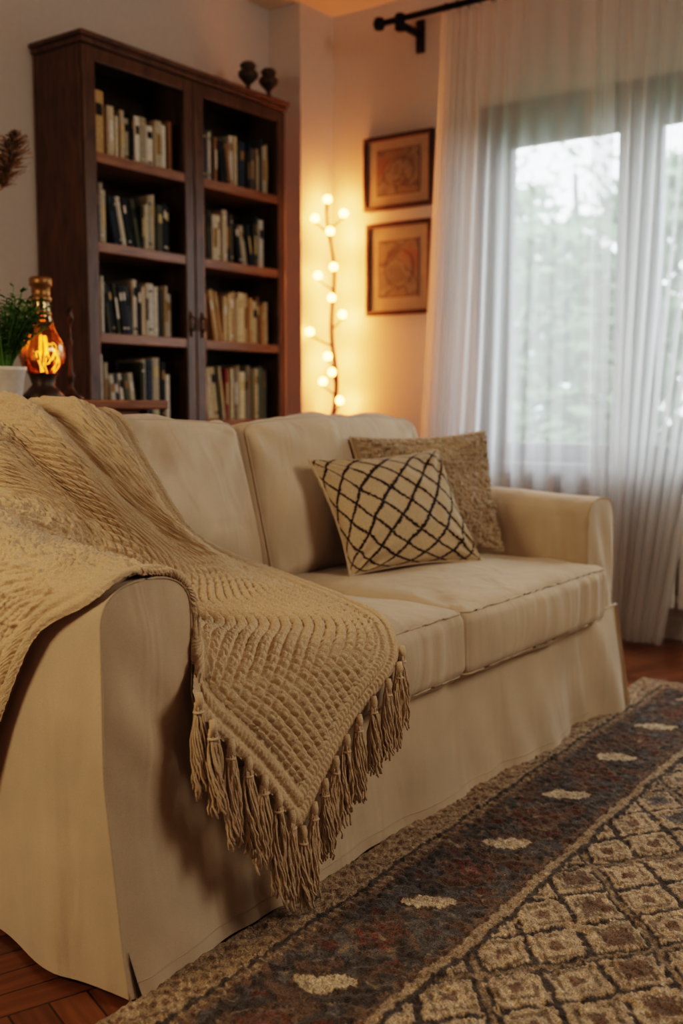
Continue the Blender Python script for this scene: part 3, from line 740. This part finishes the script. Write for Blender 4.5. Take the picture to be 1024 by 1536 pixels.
def smooth(P,k=1):
    for _ in range(k):
        Q=P.copy(); Q[1:-1,1:-1]=.5*P[1:-1,1:-1]+.125*(P[2:,1:-1]+P[:-2,1:-1]+P[1:-1,2:]+P[1:-1,:-2])
        Q[0,1:-1]=.5*P[0,1:-1]+.25*(P[0,2:]+P[0,:-2]); Q[1:-1,0]=.5*P[1:-1,0]+.25*(P[2:,0]+P[:-2,0])
        P=Q
    return P
Cg=push(Cg,.010); Cg=smooth(Cg,6); Cg=push(Cg,.010); Cg=smooth(Cg,5)
nr=normals(Cg)*NS
Vp=np.linspace(0,LV,NV)[:,None]; Up=np.linspace(0,LU,NU)[None]
msk=np.clip((Vp-.55)/.45,0,1)*np.clip(Up/.14,0,1)*(1-.85*np.clip((Vp-1.25)/.25,0,1))
ph_=Up*15-Vp*1.6+1.2*vnoise(Up*2.0,Vp*2.0,0,4)
fold=.036*(np.abs(np.sin(ph_))**1.6)+.006*np.sin(Up*40+Vp*4)
msk2=np.clip((Up-.50)/.2,0,1)*np.clip(1-(Vp-.55)/.45,0,1)
Cg=Cg+nr*(fold*msk+(.010*np.sin(Vp*20+Up*5)+.010)*msk2)[...,None]
Cg=smooth(Cg,2)
EDGE_A=Cg[:,0].copy(); EDGE_B=Cg[0,:].copy()
# pattern coordinates follow the real arc length of each yarn row so the knit keeps an even gauge
dU=np.linalg.norm(np.diff(Cg,axis=1),axis=-1); AU=np.concatenate([np.zeros((NV,1)),np.cumsum(dU,axis=1)],1)
dV=np.linalg.norm(np.diff(Cg,axis=0),axis=-1); AV=np.concatenate([np.zeros((1,NU)),np.cumsum(dV,axis=0)],0)
for _ in range(12):
    for A_ in (AU,AV): A_[1:-1,1:-1]=.25*(A_[2:,1:-1]+A_[:-2,1:-1]+A_[1:-1,2:]+A_[1:-1,:-2])
FNv,FNu=900,640
Fg=catmull(catmull(Cg,0,FNv),1,FNu); nr=normals(Fg)*NS
Uu=catmull(catmull(AU[...,None],0,FNv),1,FNu)[...,0]; V=catmull(catmull(AV[...,None],0,FNv),1,FNu)[...,0]
Vw=V+.0018*vnoise(Uu*20,V*20,0,2); Uw=Uu+.0018*vnoise(Uu*20,V*20,5,2)
# chunky basket weave: alternating pairs of yarn ribs in each block
p=.0215; ix=np.floor(Uw/p); iy=np.floor(Vw/p); fx=Uw/p-ix; fy=Vw/p-iy; par=((ix+iy)%2)<.5
dome=(np.abs(np.sin(math.pi*fx))**.55)*(np.abs(np.sin(math.pi*fy))**.55)
ribs=np.where(par,np.abs(np.sin(math.pi*fx*2)),np.abs(np.sin(math.pi*fy*2)))
puff=dome*(.0095+.0045*ribs)*(1+.18*vnoise(Uu*50,V*50,0,3))
puff+=.0009*np.sin(2*math.pi*np.where(par,Vw,Uw)/.0052)
p2=.0115; b2=Vw/p2; r2=np.floor(b2); a2=Uw/p2+.5*(r2%2)
fine=.0036*(np.abs(np.sin(math.pi*a2))**.8)*(np.abs(np.sin(math.pi*b2))**.8)+.0065*vnoise(Uu*95,V*95,0,6)+.0025*vnoise(Uu*45,V*45,0,16)
wA=np.clip((.92-V)/.12,0,1)*np.clip((.62-Uu)/.10,0,1)
h=puff*wA+fine*(1-wA)
e=np.minimum(Uu,V); le=np.maximum(Uu,V)
# braided border: two plaits running parallel to the hem
br=np.zeros_like(e)
for c0,wd in ((.0125,.011),(.0375,.011)):
    q=(e-c0)/wd; s1=np.sin(2*math.pi*le/.020)*.35
    br=np.maximum(br,np.clip(1-((q-s1)/.62)**2,0,1)**.5*(.75+.25*np.cos(2*math.pi*le/.020)))
    br=np.maximum(br,np.clip(1-((q+s1)/.62)**2,0,1)**.5*(.75-.25*np.cos(2*math.pi*le/.020)))
h=np.where(e<.051,.0085*br,np.where(e<.058,.0,h))
h+=.0016*vnoise(Uu*230,V*230,2,8)
Fg=Fg+nr*h[...,None]
TH=empty('knitted_throw')
M_knit=m_fabric('cream_wool_knit',lin(216,194,164),420,.9,.1,.10,.2)
me=grid_mesh('knit_cloth',Fg); link(me,'knit_cloth',M_knit,TH)
me=grid_mesh('knit_underside',Fg[::4,::4]-nr[::4,::4]*(h[::4,::4][...,None]+.0035)); link(me,'knit_underside',M_knit,TH)
# tassels
TB=MB()
def tassel(p,L,seed):
    r=random.Random(seed); p=Vector(p)
    TB.tube([p+Vector((0,-.004,.012)),p+Vector((0,-.006,0)),p+Vector((0,-.004,-.014))],[.006,.0075,.007],7)
    TB.tube([p+Vector((math.cos(a)*.0078,-.004+math.sin(a)*.0078,-.020)) for a in np.linspace(0,6.283,10,endpoint=False)],.0026,5,closed=True)
    lean=Vector((r.uniform(-.012,.012),r.uniform(-.004,.002),0))
    for k in range(30):
        w=r.uniform(0,6.283); rad=r.uniform(.002,.0135); ph=r.uniform(0,6); ll=L*r.uniform(.84,1.05); sw=Vector((r.uniform(-.005,.005),r.uniform(-.003,.003),0))+lean
        pts=[]
        for t in np.linspace(0,1,15):
            rr=.0035+rad*min(1,.15+t*2.0); tw=w+t*2.6
            pts.append(p+Vector((math.cos(tw)*rr+.0015*math.sin(ph+t*32),-.004+math.sin(tw)*rr*.8+.0015*math.cos(ph+t*28),-.004-ll*t))+sw*t)
        TB.tube(pts,.0020,5)
def along(E,s0,s1,n):
    d=np.concatenate([[0],np.cumsum(np.linalg.norm(np.diff(E,axis=0),axis=1))])
    return [np.array([np.interp(s,d,E[:,k]) for k in range(3)]) for s in np.linspace(s0,s1,n)]
for i,q in enumerate(along(EDGE_A,.0,.44,10)): tassel((q[0],q[1]-.004,q[2]-.002),.148+.012*math.sin(i*1.7)-(.01 if i==0 else 0),i)
for i,q in enumerate(along(EDGE_B,.05,.37,7)): tassel((q[0],q[1]-.006,q[2]-.002),.160+.014*math.sin(i*2.1),100+i)
TB.obj('tassels',M_knit,TH,smooth=True)

# ---------------------------------------------------------------- rug
RL,RW=3.3,2.1; st=.0046
ns,nd=int(RL/st),int(RW/st)
S,D=np.meshgrid(np.linspace(0,RL,ns),np.linspace(0,RW,nd),indexing='ij')
wv=.008*vnoise(S*9,D*9,0,1)+.004*vnoise(S*70,D*70,0,2)
s_=S+wv; d_=D+.008*vnoise(S*9,D*9,4,3)+.004*vnoise(S*70,D*70,3,4)
c=lambda *a:np.array(lin(*a)[:3])
beige,char,red,cream,blue,brown,tan=c(192,170,142),c(78,71,65),c(112,76,62),c(206,186,156),c(98,94,92),c(98,80,66),c(170,149,122)
col=np.ones(S.shape+(3,))*beige
def put(mask,cc): col[mask]=cc
db=np.minimum(d_,s_)
inb=(db>.118)&(db<.345)
put(db<.09,tan); sp_=((np.floor(s_/.011)+np.floor(d_/.011))%4==0)&(db>.02)&(db<.085); put(sp_,brown*1.7)
put((db>=.09)&(db<.10),char); put((db>=.10)&(db<.118),brown*1.5); put((db>=.10)&(db<.118)&(((s_+0*d_)/.02)%1<.5),tan*.8)
put(inb,char)
nzp=vnoise(S*26,D*26,0,9); nzq=vnoise(S*60,D*60,0,19); put(inb&(nzp+.5*nzq>.28),blue); put(inb&(nzp+.5*nzq<-.25),brown*1.15); put(inb&(nzq>.55),tan*.6)
tri=(np.abs((s_/.045)%1-.5)*2)
put(inb&(db<.118+.018*tri),brown*1.5); put(inb&(db>.345-.018*tri),brown*1.5)
along_=np.where(d_<s_,s_,d_)
per=.335; ph=.205
brk=nzq>-.32
ds=((along_-ph-.5+per*.5)%per)-per*.5; dd=db-.232
dm=np.abs(ds)/.070+np.abs(dd)/.070
put(inb&(dm<1.15)&(dm>1.0)&brk,brown*1.6); put(inb&(dm<.88)&brk,red); put(inb&(dm<.60),brown); put(inb&(dm<.40)&brk,red*1.2); put(inb&(dm<.15),tan*.8)
for ox,oy in ((.07,.065),(-.07,.065),(.07,-.065),(-.07,-.065)):
    q=np.hypot(ds-ox,(dd-oy)); put(inb&(q<.017)&brk,red*.8)
ds2=((along_-ph-.5+per)%per)-per*.5
q1=ds2*.55-dd*.835; q2=ds2*.835+dd*.55
dm2=np.hypot(q1/.052,q2/.026)+.25*nzq; put(inb&(dm2<1.0),cream); put(inb&(dm2<1.3)&(dm2>=1.0),brown)
put((db>=.345)&(db<.352),brown); put((db>=.352)&(db<.372),tan); put((db>=.372)&(db<.384),char)
fld=db>=.384
a_,b__=.172,.142
P_=s_/a_+d_/b__; Q_=s_/a_-d_/b__; fp=P_%1; fq=Q_%1
lp=np.minimum(fp,1-fp); lq=np.minimum(fq,1-fq)
ip=np.round(P_); iq=np.round(Q_)
thp=np.where(ip%3==0,.125,.06); thq=np.where(iq%3==0,.125,.06)
hid=((np.floor(P_)*7+np.floor(Q_)*13)%7)
m_=np.maximum(np.abs(fp-.5),np.abs(fq-.5))
put(fld,beige)
put(fld&(m_<.33)&(m_>.26)&(nzq>-.2),tan*.62)
put(fld&(m_<.12),brown*1.8); put(fld&(m_<.24)&(hid==1),brown*1.5); put(fld&(m_<.24)&(hid==4),blue*1.3)
put(fld&((lp<thp)|(lq<thq))&(nzq>-.50),char)
inner=(((lp<thp*.38)&(thp>.1))|((lq<thq*.38)&(thq>.1)))
put(fld&inner,tan*.75)
yarn=1+.38*vnoise(S*150,D*150,0,11)+.16*vnoise(S*30,D*30,0,12)
sel=rng.random(S.shape); yarn*=np.where(sel>.84,1.35,np.where(sel<.14,.62,1))
col=np.clip(col*yarn[...,None],0,1)
ed=np.minimum(np.minimum(S,D),np.minimum(RL-S,RW-D))
Z=.012*np.clip(ed/.012,0.1,1)+(.0042*vnoise(S*105,D*105,1,13)+.0022*rng.random(S.shape)+.003*vnoise(S*7,D*7,1,14))*np.clip(ed/.01,0,1)
Z+=np.where(fld&((lp<thp)|(lq<thq)),-.002,.001)
Z=np.maximum(Z,.001)
an=math.radians(1.7); ex=np.array([-math.cos(an),-math.sin(an)]); ey=np.array([math.sin(an),-math.cos(an)])
ox,oy=3.53,1.292
X=ox+S*ex[0]+D*ey[0]; Y=oy+S*ex[1]+D*ey[1]
me=grid_mesh('kilim_rug',np.stack([X,Y,Z],-1)); setcol(me,col.reshape(-1,3))
o=link(me,'patterned_wool_rug',m_vcol('rug_wool',.95,380,.45,.8,.003,sheen=.15))
if me.polygons[0].normal.z<0: me.flip_normals()

# ---------------------------------------------------------------- lights, world
def area(name,loc,tgt,size,e,c):
    l=bpy.data.lights.new(name,'AREA'); l.shape='DISK'; l.size=size; l.energy=e; l.color=c
    o=bpy.data.objects.new(name,l); COLL.objects.link(o); o.location=loc
    o.rotation_euler=(Vector(tgt)-Vector(loc)).to_track_quat('-Z','Y').to_euler(); return o
area('soft_room_fill',(2.5,-1.5,2.4),(1.9,1.3,.2),1.3,30,(1,.87,.72))  # unseen area light added as soft room fill, no fixture modelled
area('warm_side_lamp',(-.6,1.9,1.7),(1.2,1.5,.4),.6,20,(1,.74,.47))
W_=bpy.data.worlds.new('overcast_sky'); SC.world=W_; W_.use_nodes=True
bg=W_.node_tree.nodes['Background']; bg.inputs[0].default_value=(.86,.94,1.0,1); bg.inputs[1].default_value=8.0
pl=bpy.data.lights.new('window_portal','AREA'); pl.shape='RECTANGLE'; pl.size=Y1-Y0; pl.size_y=Z1-Z0
try: pl.cycles.is_portal=True
except Exception: pass
po=bpy.data.objects.new('window_portal',pl); COLL.objects.link(po); po.location=(WX+.19,(Y0+Y1)/2,(Z0+Z1)/2); po.rotation_euler=Vector((-1,0,0)).to_track_quat('-Z','Z').to_euler()
SC.view_settings.view_transform='Filmic'
try: SC.view_settings.look='High Contrast'
except Exception: pass
SC.view_settings.exposure=.05

# ---------------------------------------------------------------- camera
yaw=math.radians(36.1); pit=math.atan(162/1600.)
Fv=Vector((math.cos(yaw)*math.cos(pit),math.sin(yaw)*math.cos(pit),-math.sin(pit))); Rv=Vector((math.sin(yaw),-math.cos(yaw),0)); Uv=Rv.cross(Fv)
cam=bpy.data.cameras.new('camera'); co=bpy.data.objects.new('camera',cam); COLL.objects.link(co); SC.camera=co
Mx=Matrix((Rv,Uv,-Fv)).transposed().to_4x4(); Mx.translation=Vector((0,0,.95)); co.matrix_world=Mx
cam.sensor_fit='VERTICAL'; cam.sensor_height=36; cam.lens=37.5; cam.clip_start=.05
cam.dof.use_dof=True; cam.dof.focus_distance=2.0; cam.dof.aperture_fstop=2.6
